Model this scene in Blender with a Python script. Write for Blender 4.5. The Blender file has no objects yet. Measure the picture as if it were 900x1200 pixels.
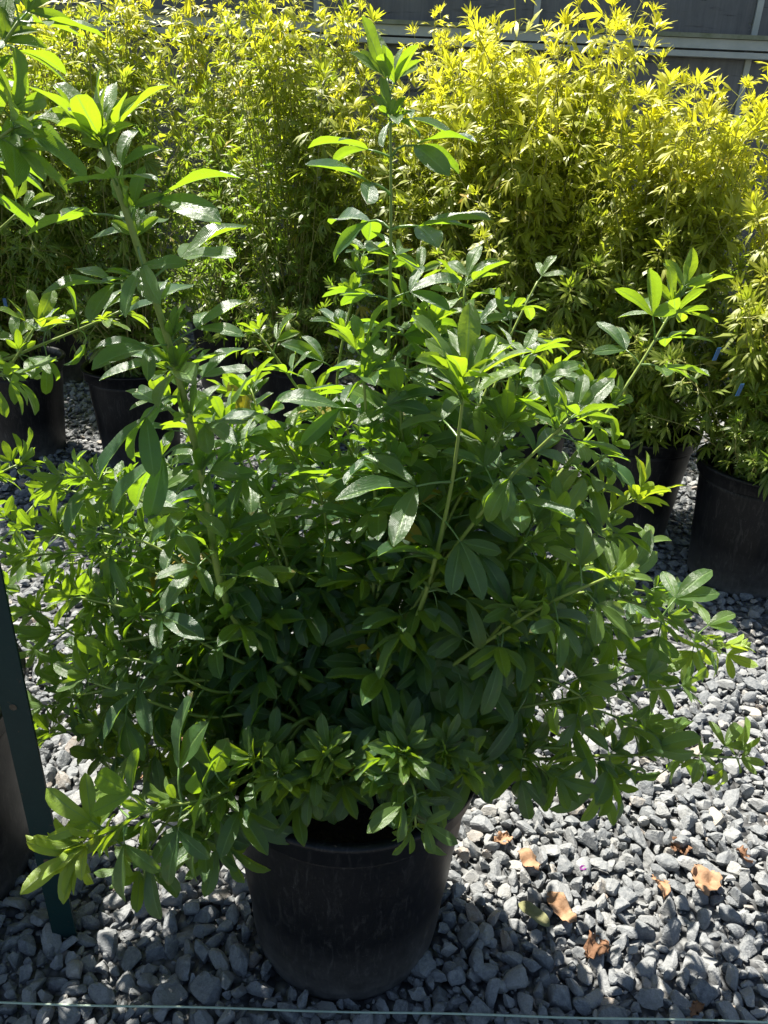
import bpy, math, random
import numpy as np
from mathutils import Vector, Matrix

R = math.radians
rng = np.random.default_rng(11)
random.seed(11)
SC = bpy.context.scene
COL = SC.collection

# ------------------------------------------------------------------ camera
CAM_H, PITCH, ROLL = 1.25, 26.0, 2.5
cam_d = bpy.data.cameras.new('camera')
cam = bpy.data.objects.new('camera', cam_d)
COL.objects.link(cam)
cam_d.sensor_fit = 'HORIZONTAL'; cam_d.sensor_width = 36.0; cam_d.lens = 36.0
cam_d.clip_start = 0.02; cam_d.clip_end = 500
CR = Matrix.Rotation(R(90 - PITCH), 3, 'X') @ Matrix.Rotation(R(ROLL), 3, 'Z')
cam.location = (0, 0, CAM_H)
cam.rotation_euler = CR.to_euler()
SC.camera = cam
SC.render.resolution_x, SC.render.resolution_y = 768, 1024

# ------------------------------------------------------------------ sky, sun, exposure
SUN_EL, SUN_AZ = 61.0, -42.0          # azimuth from +Y (view direction), negative = left
S = Vector((math.sin(R(SUN_AZ)) * math.cos(R(SUN_EL)), math.cos(R(SUN_AZ)) * math.cos(R(SUN_EL)), math.sin(R(SUN_EL))))
world = bpy.data.worlds.new('World'); SC.world = world; world.use_nodes = True
wn = world.node_tree
sky = wn.nodes.new('ShaderNodeTexSky'); sky.sky_type = 'NISHITA'; sky.sun_disc = False
sky.sun_elevation = R(SUN_EL); sky.sun_rotation = R(SUN_AZ)
bg = wn.nodes['Background']; bg.inputs[1].default_value = 0.05
wn.links.new(sky.outputs[0], bg.inputs[0])
sl = bpy.data.lights.new('sun', 'SUN'); sl.energy = 5.0; sl.angle = R(0.53); sl.color = (1.0, 0.95, 0.86)
so = bpy.data.objects.new('sun', sl); COL.objects.link(so)
so.rotation_euler = S.to_track_quat('Z', 'Y').to_euler(); so.location = (-2, 4, 6)
SC.view_settings.view_transform = 'Standard'; SC.view_settings.look = 'None'
SC.view_settings.exposure = 1.55; SC.view_settings.gamma = 1.0
SC.cycles.use_denoising = True
SC.cycles.max_bounces = 6; SC.cycles.diffuse_bounces = 3; SC.cycles.glossy_bounces = 3; SC.cycles.transmission_bounces = 4; SC.cycles.transparent_max_bounces = 12
SC.cycles.caustics_reflective = False; SC.cycles.caustics_refractive = False

# ------------------------------------------------------------------ helpers
CRN = np.array(CR)
CAMP = np.array((0, 0, CAM_H))
def P(px, py, Y):
    """photo pixel (900x1200) -> world point at distance Y"""
    d = CR @ Vector(((px - 450) / 900, (600 - py) / 900, -1.0))
    return Vector((0, 0, CAM_H)) + d * (Y / d.y)
def G(px, py, z=0.0):
    """photo pixel -> world point on the level z"""
    d = CR @ Vector(((px - 450) / 900, (600 - py) / 900, -1.0))
    return Vector((0, 0, CAM_H)) + d * ((z - CAM_H) / d.z)
def proj(pts):
    q = (np.asarray(pts, float) - CAMP) @ CRN
    dep = -q[:, 2]
    sd = np.where(dep > 0.05, dep, 1e9)
    return 450 + 900 * q[:, 0] / sd, 600 - 900 * q[:, 1] / sd, dep

def link(o, parent=None):
    COL.objects.link(o)
    if parent is not None: o.parent = parent
    return o
def tag(o, label=None, cat=None, group=None, kind=None):
    if label: o['label'] = label
    if cat: o['category'] = cat
    if group: o['group'] = group
    if kind: o['kind'] = kind
    return o
def empty(name, loc=(0, 0, 0)):
    o = bpy.data.objects.new(name, None); o.location = loc; o.empty_display_size = 0.05
    return link(o)
def mesh_np(name, V, F, mat, uv=None, tint=None, smooth=True):
    """V (n,3), F (m,k) all faces of one size, uv (n,2), tint (n,)"""
    V = np.ascontiguousarray(V, np.float32); F = np.ascontiguousarray(F, np.int32)
    me = bpy.data.meshes.new(name)
    me.vertices.add(len(V)); me.vertices.foreach_set('co', V.ravel())
    k = F.shape[1]
    me.loops.add(F.size); me.loops.foreach_set('vertex_index', F.ravel())
    me.polygons.add(len(F))
    me.polygons.foreach_set('loop_start', np.arange(0, F.size, k, dtype=np.int32))
    me.polygons.foreach_set('use_smooth', np.full(len(F), smooth))
    if uv is not None:
        a = me.attributes.new('leaf_uv', 'FLOAT2', 'POINT')
        a.data.foreach_set('vector', np.ascontiguousarray(uv, np.float32).ravel())
    if tint is not None:
        a = me.attributes.new('tint', 'FLOAT', 'POINT')
        a.data.foreach_set('value', np.ascontiguousarray(tint, np.float32))
    me.update(calc_edges=True)
    if mat: me.materials.append(mat)
    return me
def obj(name, me, parent=None):
    return link(bpy.data.objects.new(name, me), parent)
class Buf:
    """collects quads into one mesh"""
    def __init__(s): s.V = []; s.F = []; s.n = 0
    def add(s, V, F):
        V = np.asarray(V, float); s.V.append(V); s.F.append(np.asarray(F) + s.n); s.n += len(V); return s
    def box(s, c, d, rz=0.0, rx=0.0):
        x, y, z = np.array(d) / 2
        V = np.array([(-x,-y,-z),(x,-y,-z),(x,y,-z),(-x,y,-z),(-x,-y,z),(x,-y,z),(x,y,z),(-x,y,z)])
        M = np.array(Matrix.Rotation(rz, 3, 'Z') @ Matrix.Rotation(rx, 3, 'X'))
        return s.add(V @ M.T + np.array(c), [(3,2,1,0),(4,5,6,7),(0,1,5,4),(1,2,6,5),(2,3,7,6),(3,0,4,7)])
    def lathe(s, prof, n=64, c=(0, 0, 0)):
        a = np.linspace(0, 2 * np.pi, n, endpoint=False)
        V = np.concatenate([np.stack([r * np.cos(a), r * np.sin(a), np.full(n, z)], 1) for r, z in prof]) + np.array(c)
        F = [(i * n + j, i * n + (j + 1) % n, (i + 1) * n + (j + 1) % n, (i + 1) * n + j) for i in range(len(prof) - 1) for j in range(n)]
        return s.add(V, F)
    def tube(s, pts, rad, n=6, cap=True):
        V, F = tube_geo(pts, rad, n); s.add(V, F); return s
    def mesh(s, name, mat, smooth=True):
        return mesh_np(name, np.concatenate(s.V), np.concatenate(s.F), mat, smooth=smooth)
def tube_geo(pts, rad, n=6):
    pts = np.asarray(pts, float); m = len(pts)
    rad = np.full(m, rad) if np.isscalar(rad) else np.asarray(rad, float)
    T = np.gradient(pts, axis=0); T /= np.linalg.norm(T, axis=1)[:, None] + 1e-12
    u = np.cross(T[0], (0.3, 0.9, 0.1)); u /= np.linalg.norm(u)
    a = np.linspace(0, 2 * np.pi, n, endpoint=False); V = []
    for i in range(m):
        u = u - T[i] * (u @ T[i]); u /= np.linalg.norm(u); w = np.cross(T[i], u)
        V.append(pts[i] + rad[i] * (np.cos(a)[:, None] * u + np.sin(a)[:, None] * w))
    V.append(np.repeat(pts[-1:] + T[-1:] * rad[-1] * 0.5, n, 0))
    V = np.concatenate(V)
    F = [(i * n + j, i * n + (j + 1) % n, (i + 1) * n + (j + 1) % n, (i + 1) * n + j) for i in range(m) for j in range(n)]
    return V, np.array(F)
def spline(ctrl, n):
    c = np.asarray(ctrl, float)
    c = np.concatenate([2 * c[:1] - c[1:2], c, 2 * c[-1:] - c[-2:-1]])
    out = []; m = len(c) - 3
    for t in np.linspace(0, m - 1e-6, n):
        i = int(t); f = t - i; p0, p1, p2, p3 = c[i:i + 4]
        out.append(0.5 * (2 * p1 + (p2 - p0) * f + (2 * p0 - 5 * p1 + 4 * p2 - p3) * f * f + (3 * p1 - p0 - 3 * p2 + p3) * f ** 3))
    return np.array(out)
def unit(v): return v / (np.linalg.norm(v) + 1e-12)

# ------------------------------------------------------------------ materials
class NT:
    def __init__(s, name):
        s.m = bpy.data.materials.new(name); s.m.use_nodes = True; s.t = s.m.node_tree
        s.b = s.t.nodes['Principled BSDF']; s.out = s.t.nodes['Material Output']
    def n(s, typ, **kw):
        nd = s.t.nodes.new('ShaderNode' + typ)
        for k, v in kw.items(): setattr(nd, k, v)
        return nd
    def l(s, a, b): s.t.links.new(a, b)
    def put(s, sock, v):
        if isinstance(v, (int, float)): sock.default_value = v
        elif isinstance(v, tuple): sock.default_value = v if len(v) == len(sock.default_value) else (*v, 1)
        else: s.l(v, sock)
    def math(s, op, a, b=0.0, c=0.0):
        nd = s.n('Math', operation=op)
        for i, v in enumerate((a, b, c)): s.put(nd.inputs[i], v)
        return nd.outputs[0]
    def mix(s, f, a, b, bt='MIX'):
        nd = s.n('Mix', data_type='RGBA', blend_type=bt)
        s.put(nd.inputs[0], f); s.put(nd.inputs[6], a); s.put(nd.inputs[7], b)
        return nd.outputs[2]
    def noise(s, scale, detail=3, rough=0.6, vec=None, dist=0.0):
        nd = s.n('TexNoise'); nd.inputs['Scale'].default_value = scale; nd.inputs['Detail'].default_value = detail
        nd.inputs['Roughness'].default_value = rough; nd.inputs['Distortion'].default_value = dist
        s.l(vec if vec is not None else s.coord(), nd.inputs['Vector'])
        return nd.outputs['Fac']
    def coord(s, kind='Object'):
        if not hasattr(s, '_tc'): s._tc = s.n('TexCoord')
        return s._tc.outputs[kind]
    def world(s):
        if not hasattr(s, '_geo'): s._geo = s.n('NewGeometry')
        return s._geo.outputs['Position']
    def ramp(s, f, *stops):
        nd = s.n('ValToRGB'); e = nd.color_ramp.elements
        while len(e) < len(stops): e.new(0.5)
        for el, (p, c) in zip(e, stops): el.position = p; el.color = (*c, 1) if isinstance(c, tuple) else (c, c, c, 1)
        s.l(f, nd.inputs[0]); return nd.outputs[0]
    def tint(s):
        a = s.n('Attribute', attribute_type='GEOMETRY', attribute_name='tint')
        b = s.n('Attribute', attribute_type='OBJECT', attribute_name='tint')
        return s.math('ADD', a.outputs['Fac'], b.outputs['Fac'])
    def bump(s, h, strength=0.3, dist=0.01, prev=None):
        nd = s.n('Bump'); nd.inputs['Strength'].default_value = strength; nd.inputs['Distance'].default_value = dist
        s.l(h, nd.inputs['Height'])
        if prev is not None: s.l(prev, nd.inputs['Normal'])
        return nd.outputs[0]
    def set(s, **kw):
        for k, v in kw.items(): s.put(s.b.inputs[k.replace('_', ' ')], v)
        return s.m

def leaf_mat(name, old, young, tr_old, tr_young, rib, fac, rough, under, veins=0.25, coat=0.0):
    m = NT(name)
    t = m.tint()
    uv = m.n('Attribute', attribute_type='GEOMETRY', attribute_name='leaf_uv').outputs['Vector']
    sep = m.n('SeparateXYZ'); m.l(uv, sep.inputs[0])
    au = m.math('ABSOLUTE', m.math('SUBTRACT', sep.outputs[0], 0.5))      # 0 midrib .. 0.5 edge
    nz = m.noise(45, 3, 0.6, m.world())
    wilt = m.math('MULTIPLY', t, -1.0); nd = m.n('Clamp'); m.l(wilt, nd.inputs[0]); wilt = nd.outputs[0]
    spot = m.ramp(m.noise(75, 2, 0.5, m.world()), (0.68, 0.0), (0.74, 1.0))
    edge = m.math('MULTIPLY', m.math('GREATER_THAN', sep.outputs[1], 0.93), m.math('GREATER_THAN', m.noise(14, 1, 0.5, m.world()), 0.60))
    c = m.mix(t, old, young); tc = m.mix(t, tr_old, tr_young)
    c = m.mix(wilt, c, (0.42, 0.30, 0.03)); tc = m.mix(wilt, tc, (0.75, 0.55, 0.03))
    c = m.mix(m.math('MAXIMUM', m.math('MULTIPLY', spot, 0.45), m.math('MULTIPLY', edge, 0.8)), c, (0.14, 0.10, 0.035))
    val = m.math('MULTIPLY_ADD', nz, 0.7, 0.65)
    hs = m.n('HueSaturation'); m.l(c, hs.inputs['Color']); m.l(val, hs.inputs['Value']); c = hs.outputs[0]
    ribf = m.math('LESS_THAN', au, 0.034)
    c = m.mix(m.math('MULTIPLY', ribf, 0.8), c, rib)
    back = m.n('NewGeometry').outputs['Backfacing']
    c = m.mix(m.math('MULTIPLY', back, 0.75), c, m.mix(t, under, young))
    # side veins curve forward from the midrib
    ph = m.math('SUBTRACT', m.math('MULTIPLY', sep.outputs[1], 62.0), m.math('MULTIPLY', au, 55.0))
    wv = m.math('POWER', m.math('ABSOLUTE', m.math('SINE', ph)), 0.35)
    h = m.math('ADD', m.math('MULTIPLY', wv, 0.6), m.math('MINIMUM', m.math('MULTIPLY', au, 8.0), 0.8))
    h = m.math('ADD', h, m.math('MULTIPLY', m.noise(160, 2, 0.5, m.world()), 0.8))
    nrm = m.bump(h, veins, 0.0012)
    ro = m.math('MULTIPLY_ADD', m.noise(25, 3, 0.6, m.world()), 0.22, rough - 0.11)
    ro = m.math('ADD', ro, m.math('MULTIPLY', back, 0.2))
    m.set(Base_Color=c, Roughness=ro, Normal=nrm)
    m.b.inputs['Specular IOR Level'].default_value = 0.5
    m.b.inputs['Coat Weight'].default_value = coat; m.b.inputs['Coat Roughness'].default_value = 0.29; m.l(nrm, m.b.inputs['Coat Normal'])
    tl = m.n('BsdfTranslucent')
    tc = m.mix(m.math('MULTIPLY', ribf, 0.5), tc, rib)
    wv2 = m.math('MULTIPLY_ADD', wv, 0.25, 0.8)
    hs2 = m.n('HueSaturation'); m.l(tc, hs2.inputs['Color']); m.l(wv2, hs2.inputs['Value'])
    m.l(hs2.outputs[0], tl.inputs['Color']); m.l(nrm, tl.inputs['Normal'])
    mx = m.n('MixShader'); m.put(mx.inputs[0], fac)
    m.l(m.b.outputs[0], mx.inputs[1]); m.l(tl.outputs[0], mx.inputs[2]); m.l(mx.outputs[0], m.out.inputs[0])
    return m.m

M = {}
M['green_leaf'] = leaf_mat('glossy green leaf', (0.030, 0.082, 0.034), (0.26, 0.38, 0.032), (0.36, 0.62, 0.016), (0.72, 0.84, 0.024),
                           (0.20, 0.33, 0.09), 0.39, 0.38, (0.08, 0.16, 0.05), 0.8, 0.75)
M['gold_leaf'] = leaf_mat('golden leaf', (0.11, 0.17, 0.022), (0.55, 0.53, 0.040), (0.22, 0.40, 0.018), (0.86, 0.82, 0.032),
                          (0.55, 0.55, 0.15), 0.45, 0.42, (0.20, 0.26, 0.07), 0.12)
def stem_mat(name, c1, c2, bark):
    m = NT(name); p = m.world(); z = m.n('SeparateXYZ'); m.l(p, z.inputs[0])
    t = m.tint()
    c = m.mix(m.noise(60, 3, 0.6, p), c1, c2)
    c = m.mix(m.math('MULTIPLY', t, m.math('MULTIPLY_ADD', m.noise(30, 3, 0.7, p), 0.6, 0.5)), c, bark)
    return m.set(Base_Color=c, Roughness=0.5, Normal=m.bump(m.noise(220, 3, 0.6, p), 0.3, 0.002))
M['stem'] = stem_mat('green stem', (0.17, 0.24, 0.04), (0.25, 0.31, 0.06), (0.17, 0.13, 0.06))
M['gold_stem'] = stem_mat('tan twig', (0.26, 0.27, 0.07), (0.20, 0.20, 0.06), (0.17, 0.12, 0.07))

def pot_mat():
    m = NT('scuffed black plastic'); p = m.coord()
    sep = m.n('SeparateXYZ'); m.l(p, sep.inputs[0])
    mp = m.n('Mapping'); mp.inputs['Scale'].default_value = (26, 26, 5); mp.inputs['Rotation'].default_value = (0.5, 0.2, 0); m.l(p, mp.inputs[0])
    scr = m.ramp(m.noise(3.0, 8, 0.75, mp.outputs[0], 1.2), (0.52, 0.0), (0.70, 1.0))
    scr2 = m.ramp(m.noise(240, 2, 0.7, p), (0.62, 0.0), (0.75, 0.7))
    dust = m.ramp(m.noise(7, 5, 0.65, p), (0.40, 0.0), (0.75, 1.0))
    low = m.ramp(sep.outputs[2], (0.0, 1.0), (0.05, 0.35), (0.16, 0.0))
    f = m.math('ADD', m.math('MULTIPLY', scr, 0.15), m.math('MULTIPLY', m.math('MULTIPLY', scr2, dust), 0.30))
    f = m.math('ADD', f, m.math('MULTIPLY', dust, 0.006))
    f = m.math('ADD', f, m.math('MULTIPLY', low, m.math('MULTIPLY', m.noise(40, 4, 0.7, p), 0.9)))
    c = m.mix(f, (0.0032, 0.0038, 0.0056), (0.26, 0.25, 0.235))
    ro = m.math('MULTIPLY_ADD', dust, 0.2, 0.42)
    return m.set(Base_Color=c, Roughness=ro, Specular_IOR_Level=0.3, Normal=m.bump(m.noise(55, 4, 0.6, p), 0.12, 0.003))
M['pot'] = pot_mat()
def soil_mat():
    m = NT('bark potting mix'); p = m.coord()
    c = m.ramp(m.noise(90, 4, 0.7, p), (0.3, (0.018, 0.012, 0.009)), (0.6, (0.05, 0.03, 0.02)), (0.8, (0.13, 0.075, 0.045)))
    return m.set(Base_Color=c, Roughness=0.95, Normal=m.bump(m.noise(70, 4, 0.7, p), 0.9, 0.012))
M['soil'] = soil_mat()
def stone_mat():
    m = NT('grey crushed stone'); p = m.world(); t = m.tint()
    base = m.ramp(t, (0.0, (0.085, 0.096, 0.106)), (0.35, (0.16, 0.172, 0.18)), (0.68, (0.24, 0.245, 0.24)), (0.86, (0.33, 0.32, 0.29)), (0.95, (0.25, 0.19, 0.14)), (1.0, (0.40, 0.36, 0.29)))
    n1 = m.noise(90, 5, 0.65, p); n2 = m.noise(420, 3, 0.6, p)
    c = m.mix(m.ramp(n1, (0.35, 0.0), (0.7, 0.75)), base, (0.34, 0.345, 0.34), 'MIX')
    c = m.mix(0.5, c, m.ramp(n2, (0.3, 0.45), (0.7, 1.0)), 'MULTIPLY')
    nrm = m.bump(n1, 0.5, 0.008); nrm = m.bump(n2, 0.4, 0.0025, nrm)
    return m.set(Base_Color=c, Roughness=0.82, Normal=nrm)
M['stone'] = stone_mat()
def ground_mat():
    m = NT('gravel bed dust'); p = m.world()
    v = m.n('TexVoronoi'); v.inputs['Scale'].default_value = 55; m.l(p, v.inputs['Vector'])
    c = m.mix(m.math('MULTIPLY', v.outputs['Distance'], 1.0), m.ramp(v.outputs['Color'], (0.2, (0.10, 0.105, 0.11)), (0.8, (0.27, 0.275, 0.27))), (0.03, 0.03, 0.03))
    h = m.math('SUBTRACT', 1.0, v.outputs['Distance'])
    return m.set(Base_Color=c, Roughness=0.9, Normal=m.bump(h, 1.0, 0.02))
M['ground'] = ground_mat()
def simple(name, c1, c2, rough, scale=40, bump=0.15, metal=0.0):
    m = NT(name); p = m.coord(); n = m.noise(scale, 5, 0.65, p)
    return m.set(Base_Color=m.mix(m.ramp(n, (0.3, 0.0), (0.7, 1.0)), c1, c2), Roughness=rough, Metallic=metal, Normal=m.bump(n, bump, 0.003))
M['post'] = simple('dark green painted steel', (0.006, 0.022, 0.022), (0.010, 0.032, 0.034), 0.42, 60, 0.1)
def post_mat():
    m = NT('chipped dark green steel'); p = m.coord()
    c = m.mix(m.noise(25, 4, 0.6, p), (0.004, 0.020, 0.020), (0.008, 0.032, 0.032))
    chip = m.ramp(m.noise(130, 4, 0.7, p), (0.66, 0.0), (0.70, 1.0)); dust = m.ramp(m.noise(18, 5, 0.7, p), (0.55, 0.0), (0.85, 0.10))
    c = m.mix(dust, m.mix(m.math('MULTIPLY', chip, 0.7), c, (0.11, 0.065, 0.035)), (0.10, 0.10, 0.095))
    return m.set(Base_Color=c, Roughness=m.math('MULTIPLY_ADD', dust, 0.6, 0.45), Specular_IOR_Level=0.2, Normal=m.bump(m.noise(130, 4, 0.7, p), 0.2, 0.002))
M['post'] = post_mat()
M['rust'] = simple('rusty hole edge', (0.05, 0.035, 0.02), (0.12, 0.09, 0.06), 0.8, 200)
M['twine'] = simple('pale green twine', (0.36, 0.46, 0.36), (0.46, 0.56, 0.44), 0.7, 300)
M['alu'] = simple('weathered pale aluminium', (0.34, 0.37, 0.34), (0.46, 0.48, 0.44), 0.5, 8, 0.05)
M['moss_alu'] = simple('algae stained aluminium', (0.13, 0.15, 0.07), (0.27, 0.28, 0.20), 0.6, 14, 0.1)
M['galv'] = simple('galvanised pipe', (0.40, 0.41, 0.42), (0.55, 0.55, 0.55), 0.45, 20, 0.05)
M['concrete'] = simple('concrete footing', (0.20, 0.20, 0.19), (0.32, 0.31, 0.29), 0.9, 20, 0.4)
M['bluetag'] = simple('blue plastic tag', (0.015, 0.09, 0.22), (0.02, 0.11, 0.26), 0.35, 30, 0.02)
M['whitetag'] = simple('white plastic tag', (0.70, 0.72, 0.72), (0.80, 0.80, 0.80), 0.4, 30, 0.02)
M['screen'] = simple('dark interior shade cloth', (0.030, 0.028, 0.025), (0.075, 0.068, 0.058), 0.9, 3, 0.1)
M['crate'] = simple('dusty brown timber', (0.12, 0.075, 0.04), (0.20, 0.13, 0.07), 0.8, 9, 0.2)
def dry_mat(name, a, b, tr):
    m = NT(name); p = m.coord()
    n = m.noise(70, 5, 0.7, p); c = m.mix(m.ramp(n, (0.3, 0.0), (0.7, 1.0)), a, b)
    m.set(Base_Color=c, Roughness=0.75, Normal=m.bump(m.noise(110, 4, 0.6, p), 0.5, 0.004))
    tl = m.n('BsdfTranslucent'); m.put(tl.inputs[0], tr); mx = m.n('MixShader'); m.put(mx.inputs[0], 0.2)
    m.l(m.b.outputs[0], mx.inputs[1]); m.l(tl.outputs[0], mx.inputs[2]); m.l(mx.outputs[0], m.out.inputs[0])
    return m.m
M['dry'] = dry_mat('dry tan leaf', (0.30, 0.16, 0.08), (0.46, 0.29, 0.17), (0.5, 0.25, 0.08))
M['dry_dark'] = dry_mat('dry brown leaf', (0.16, 0.075, 0.035), (0.28, 0.15, 0.08), (0.35, 0.15, 0.05))
M['olive'] = dry_mat('fading olive leaf', (0.17, 0.18, 0.07), (0.26, 0.25, 0.12), (0.3, 0.35, 0.08))
M['petal'] = dry_mat('purple petal', (0.16, 0.02, 0.16), (0.25, 0.04, 0.25), (0.25, 0.04, 0.25))
def pane_mat():
    m = NT('dusty greenhouse film'); p = m.world()
    d = m.ramp(m.noise(2.2, 6, 0.65, p), (0.3, 0.0), (0.75, 1.0))
    mp = m.n('Mapping'); mp.inputs['Scale'].default_value = (9, 9, 1.2); m.l(p, mp.inputs[0])
    st = m.ramp(m.noise(1.5, 5, 0.7, mp.outputs[0], 0.6), (0.35, 0.0), (0.75, 1.0))
    c = m.mix(m.math('MULTIPLY', st, 0.7), (0.12, 0.12, 0.12), (0.28, 0.275, 0.265))
    mp2 = m.n('Mapping'); mp2.inputs['Scale'].default_value = (1.6, 1.6, 16); mp2.inputs['Rotation'].default_value = (0, 0.06, 0); m.l(p, mp2.inputs[0])
    sag = m.ramp(m.noise(1.6, 4, 0.6, mp2.outputs[0], 0.8), (0.60, 0.0), (0.70, 0.75))
    c = m.mix(sag, c, (0.035, 0.034, 0.032))
    m.set(Base_Color=c, Roughness=0.32, Normal=m.bump(m.noise(2.5, 4, 0.6, p), 0.25, 0.03))
    tr = m.n('BsdfTransparent'); tr.inputs[0].default_value = (0.8, 0.82, 0.84, 1); mx = m.n('MixShader')
    m.l(m.math('MULTIPLY_ADD', d, 0.25, 0.58), mx.inputs[0])
    m.l(tr.outputs[0], mx.inputs[1]); m.l(m.b.outputs[0], mx.inputs[2]); m.l(mx.outputs[0], m.out.inputs[0])
    return m.m
M['pane'] = pane_mat()

# ------------------------------------------------------------------ ground sheet (stones are added last)
n = 61
gx, gy = np.meshgrid(np.linspace(-60, 60, n), np.linspace(-40, 80, n))
gv = np.stack([gx.ravel(), gy.ravel(), np.zeros(n * n)], 1)
gf = [(j * n + i, j * n + i + 1, (j + 1) * n + i + 1, (j + 1) * n + i) for j in range(n - 1) for i in range(n - 1)]
ground = tag(obj('ground', mesh_np('ground', gv, gf, M['ground'])), kind='structure')

# ------------------------------------------------------------------ greenhouse behind the shrubs
WY = 5.3
gh = empty('greenhouse', (0, WY, 0))
tag(gh, 'dim greenhouse wall of dusty panes with pale rail behind the golden shrubs', 'greenhouse')
def part(name, buf, mat, parent=gh, smooth=False): return obj(name, buf.mesh(name, M[mat], smooth), parent)
RAILZ = 1.81
bay = 1.28; xs = [-4.36 + bay * i for i in range(8)]
part('footing', Buf().box((0.1, 0, 0.10), (9.3, 0.20, 0.24)), 'concrete')
for x in xs:
    part('post', Buf().box((x, 0.02, 1.40), (0.035, 0.05, 2.36)), 'alu')
rail = part('rail', Buf().box((0.1, -0.045, RAILZ), (9.2, 0.06, 0.05)).box((0.1, -0.055, RAILZ - 0.052), (9.2, 0.05, 0.03)), 'alu')
obj('rail_top', Buf().box((0.1, -0.05, RAILZ + 0.038), (9.2, 0.085, 0.022)).mesh('rail_top', M['moss_alu'], False), rail)
part('eave_beam', Buf().box((0.1, 0, 2.63), (9.3, 0.10, 0.10)), 'alu')
for i in range(len(xs) - 1):
    xm = (xs[i] + xs[i + 1]) / 2
    part('pane', Buf().box((xm, 0.01, (0.22 + RAILZ - 0.03) / 2), (bay - 0.037, 0.006, RAILZ - 0.25)), 'pane')
    part('pane', Buf().box((xm, 0.012, (RAILZ + 2.58) / 2), (bay - 0.037, 0.006, 2.58 - RAILZ)), 'pane')
# inside: brace, pipes, far shade cloth and a bench leg or two, dim through the panes
a = P(770, 46, WY + 0.10); b = P(868, -6, WY + 0.10); d = (b - a).normalized(); org = Vector((0, WY, 0))
part('brace', Buf().tube([a - d * 0.5 - org, b + d * 0.9 - org], 0.016, 8), 'galv', smooth=True)
for px, dy in ((735, 0.5), (876, 0.35), (612, 0.25), (560, 0.8), (300, 0.6), (150, 0.4)):
    q = P(px, 60, WY + dy) - org
    part('pipe', Buf().tube([(q.x, dy, 0.0), (q.x, dy, 3.0)], 0.018, 8), 'galv', smooth=True)
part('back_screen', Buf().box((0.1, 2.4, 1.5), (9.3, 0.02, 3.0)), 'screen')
for px, w, h in ((865, 0.35, 1.5), (540, 0.5, 1.2), (790, 0.25, 1.3)):
    q = P(px, 130, WY + 1.2) - org
    part('potting_board', Buf().box((q.x, 1.2, h / 2), (w, 0.04, h)), 'crate')
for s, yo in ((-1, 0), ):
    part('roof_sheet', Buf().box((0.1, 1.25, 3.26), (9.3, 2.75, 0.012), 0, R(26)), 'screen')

# ------------------------------------------------------------------ pots
def make_pot(parent, c, H=0.40, r1=0.153, r2=0.191):
    """tapered nursery pot with rolled rim, standing at c (relative to the parent)"""
    rr = lambda z: r1 + (r2 - r1) * z / H
    prof = [(0.001, 0.012), (r1 * 0.86, 0.012), (r1 * 0.90, 0.0), (r1 * 0.965, 0.0), (r1, 0.012)]
    prof += [(rr(z) - (0.0016 if i % 2 else 0), z) for i, z in enumerate((0.05, 0.10, 0.16, 0.22, 0.28, H - 0.062))]
    prof += [(rr(H) - 0.004, H - 0.05), (rr(H) - 0.010, H - 0.045), (rr(H) - 0.010, H - 0.03), (rr(H) - 0.013, H - 0.06), (rr(0.2) - 0.006, 0.2), (rr(0.05) - 0.006, 0.05)]
    o = obj('pot', Buf().lathe(prof, 72).mesh('pot', M['pot']), parent); o.location = c
    R2 = r2 + 0.006
    rp = [(r2 - 0.010, H - 0.048), (R2 - 0.004, H - 0.046), (R2 - 0.001, H - 0.042), (R2, H - 0.012), (R2 + 0.006, H - 0.009), (R2 + 0.008, H - 0.004), (R2 + 0.006, H), (R2 - 0.004, H + 0.001), (R2 - 0.009, H - 0.004), (r2 - 0.010, H - 0.020), (r2 - 0.010, H - 0.048)]
    obj('rim', Buf().lathe(rp, 72).mesh('rim', M['pot']), o)
    nr, na = 9, 36; V = []; F = []
    rmax = rr(H - 0.07) - 0.008
    for i in range(nr + 1):
        for j in range(na):
            a = 2 * math.pi * j / na; r = max(0.002, rmax * i / nr)
            V.append((r * math.cos(a), r * math.sin(a), H - 0.065 + (rng.normal(0, 0.006) if i < nr else 0)))
    F = [(i * na + j, (i + 1) * na + j, (i + 1) * na + (j + 1) % na, i * na + (j + 1) % na) for i in range(nr) for j in range(na)]
    s = obj('soil', mesh_np('soil', V, F, M['soil']), parent); s.location = c
    return o

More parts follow.
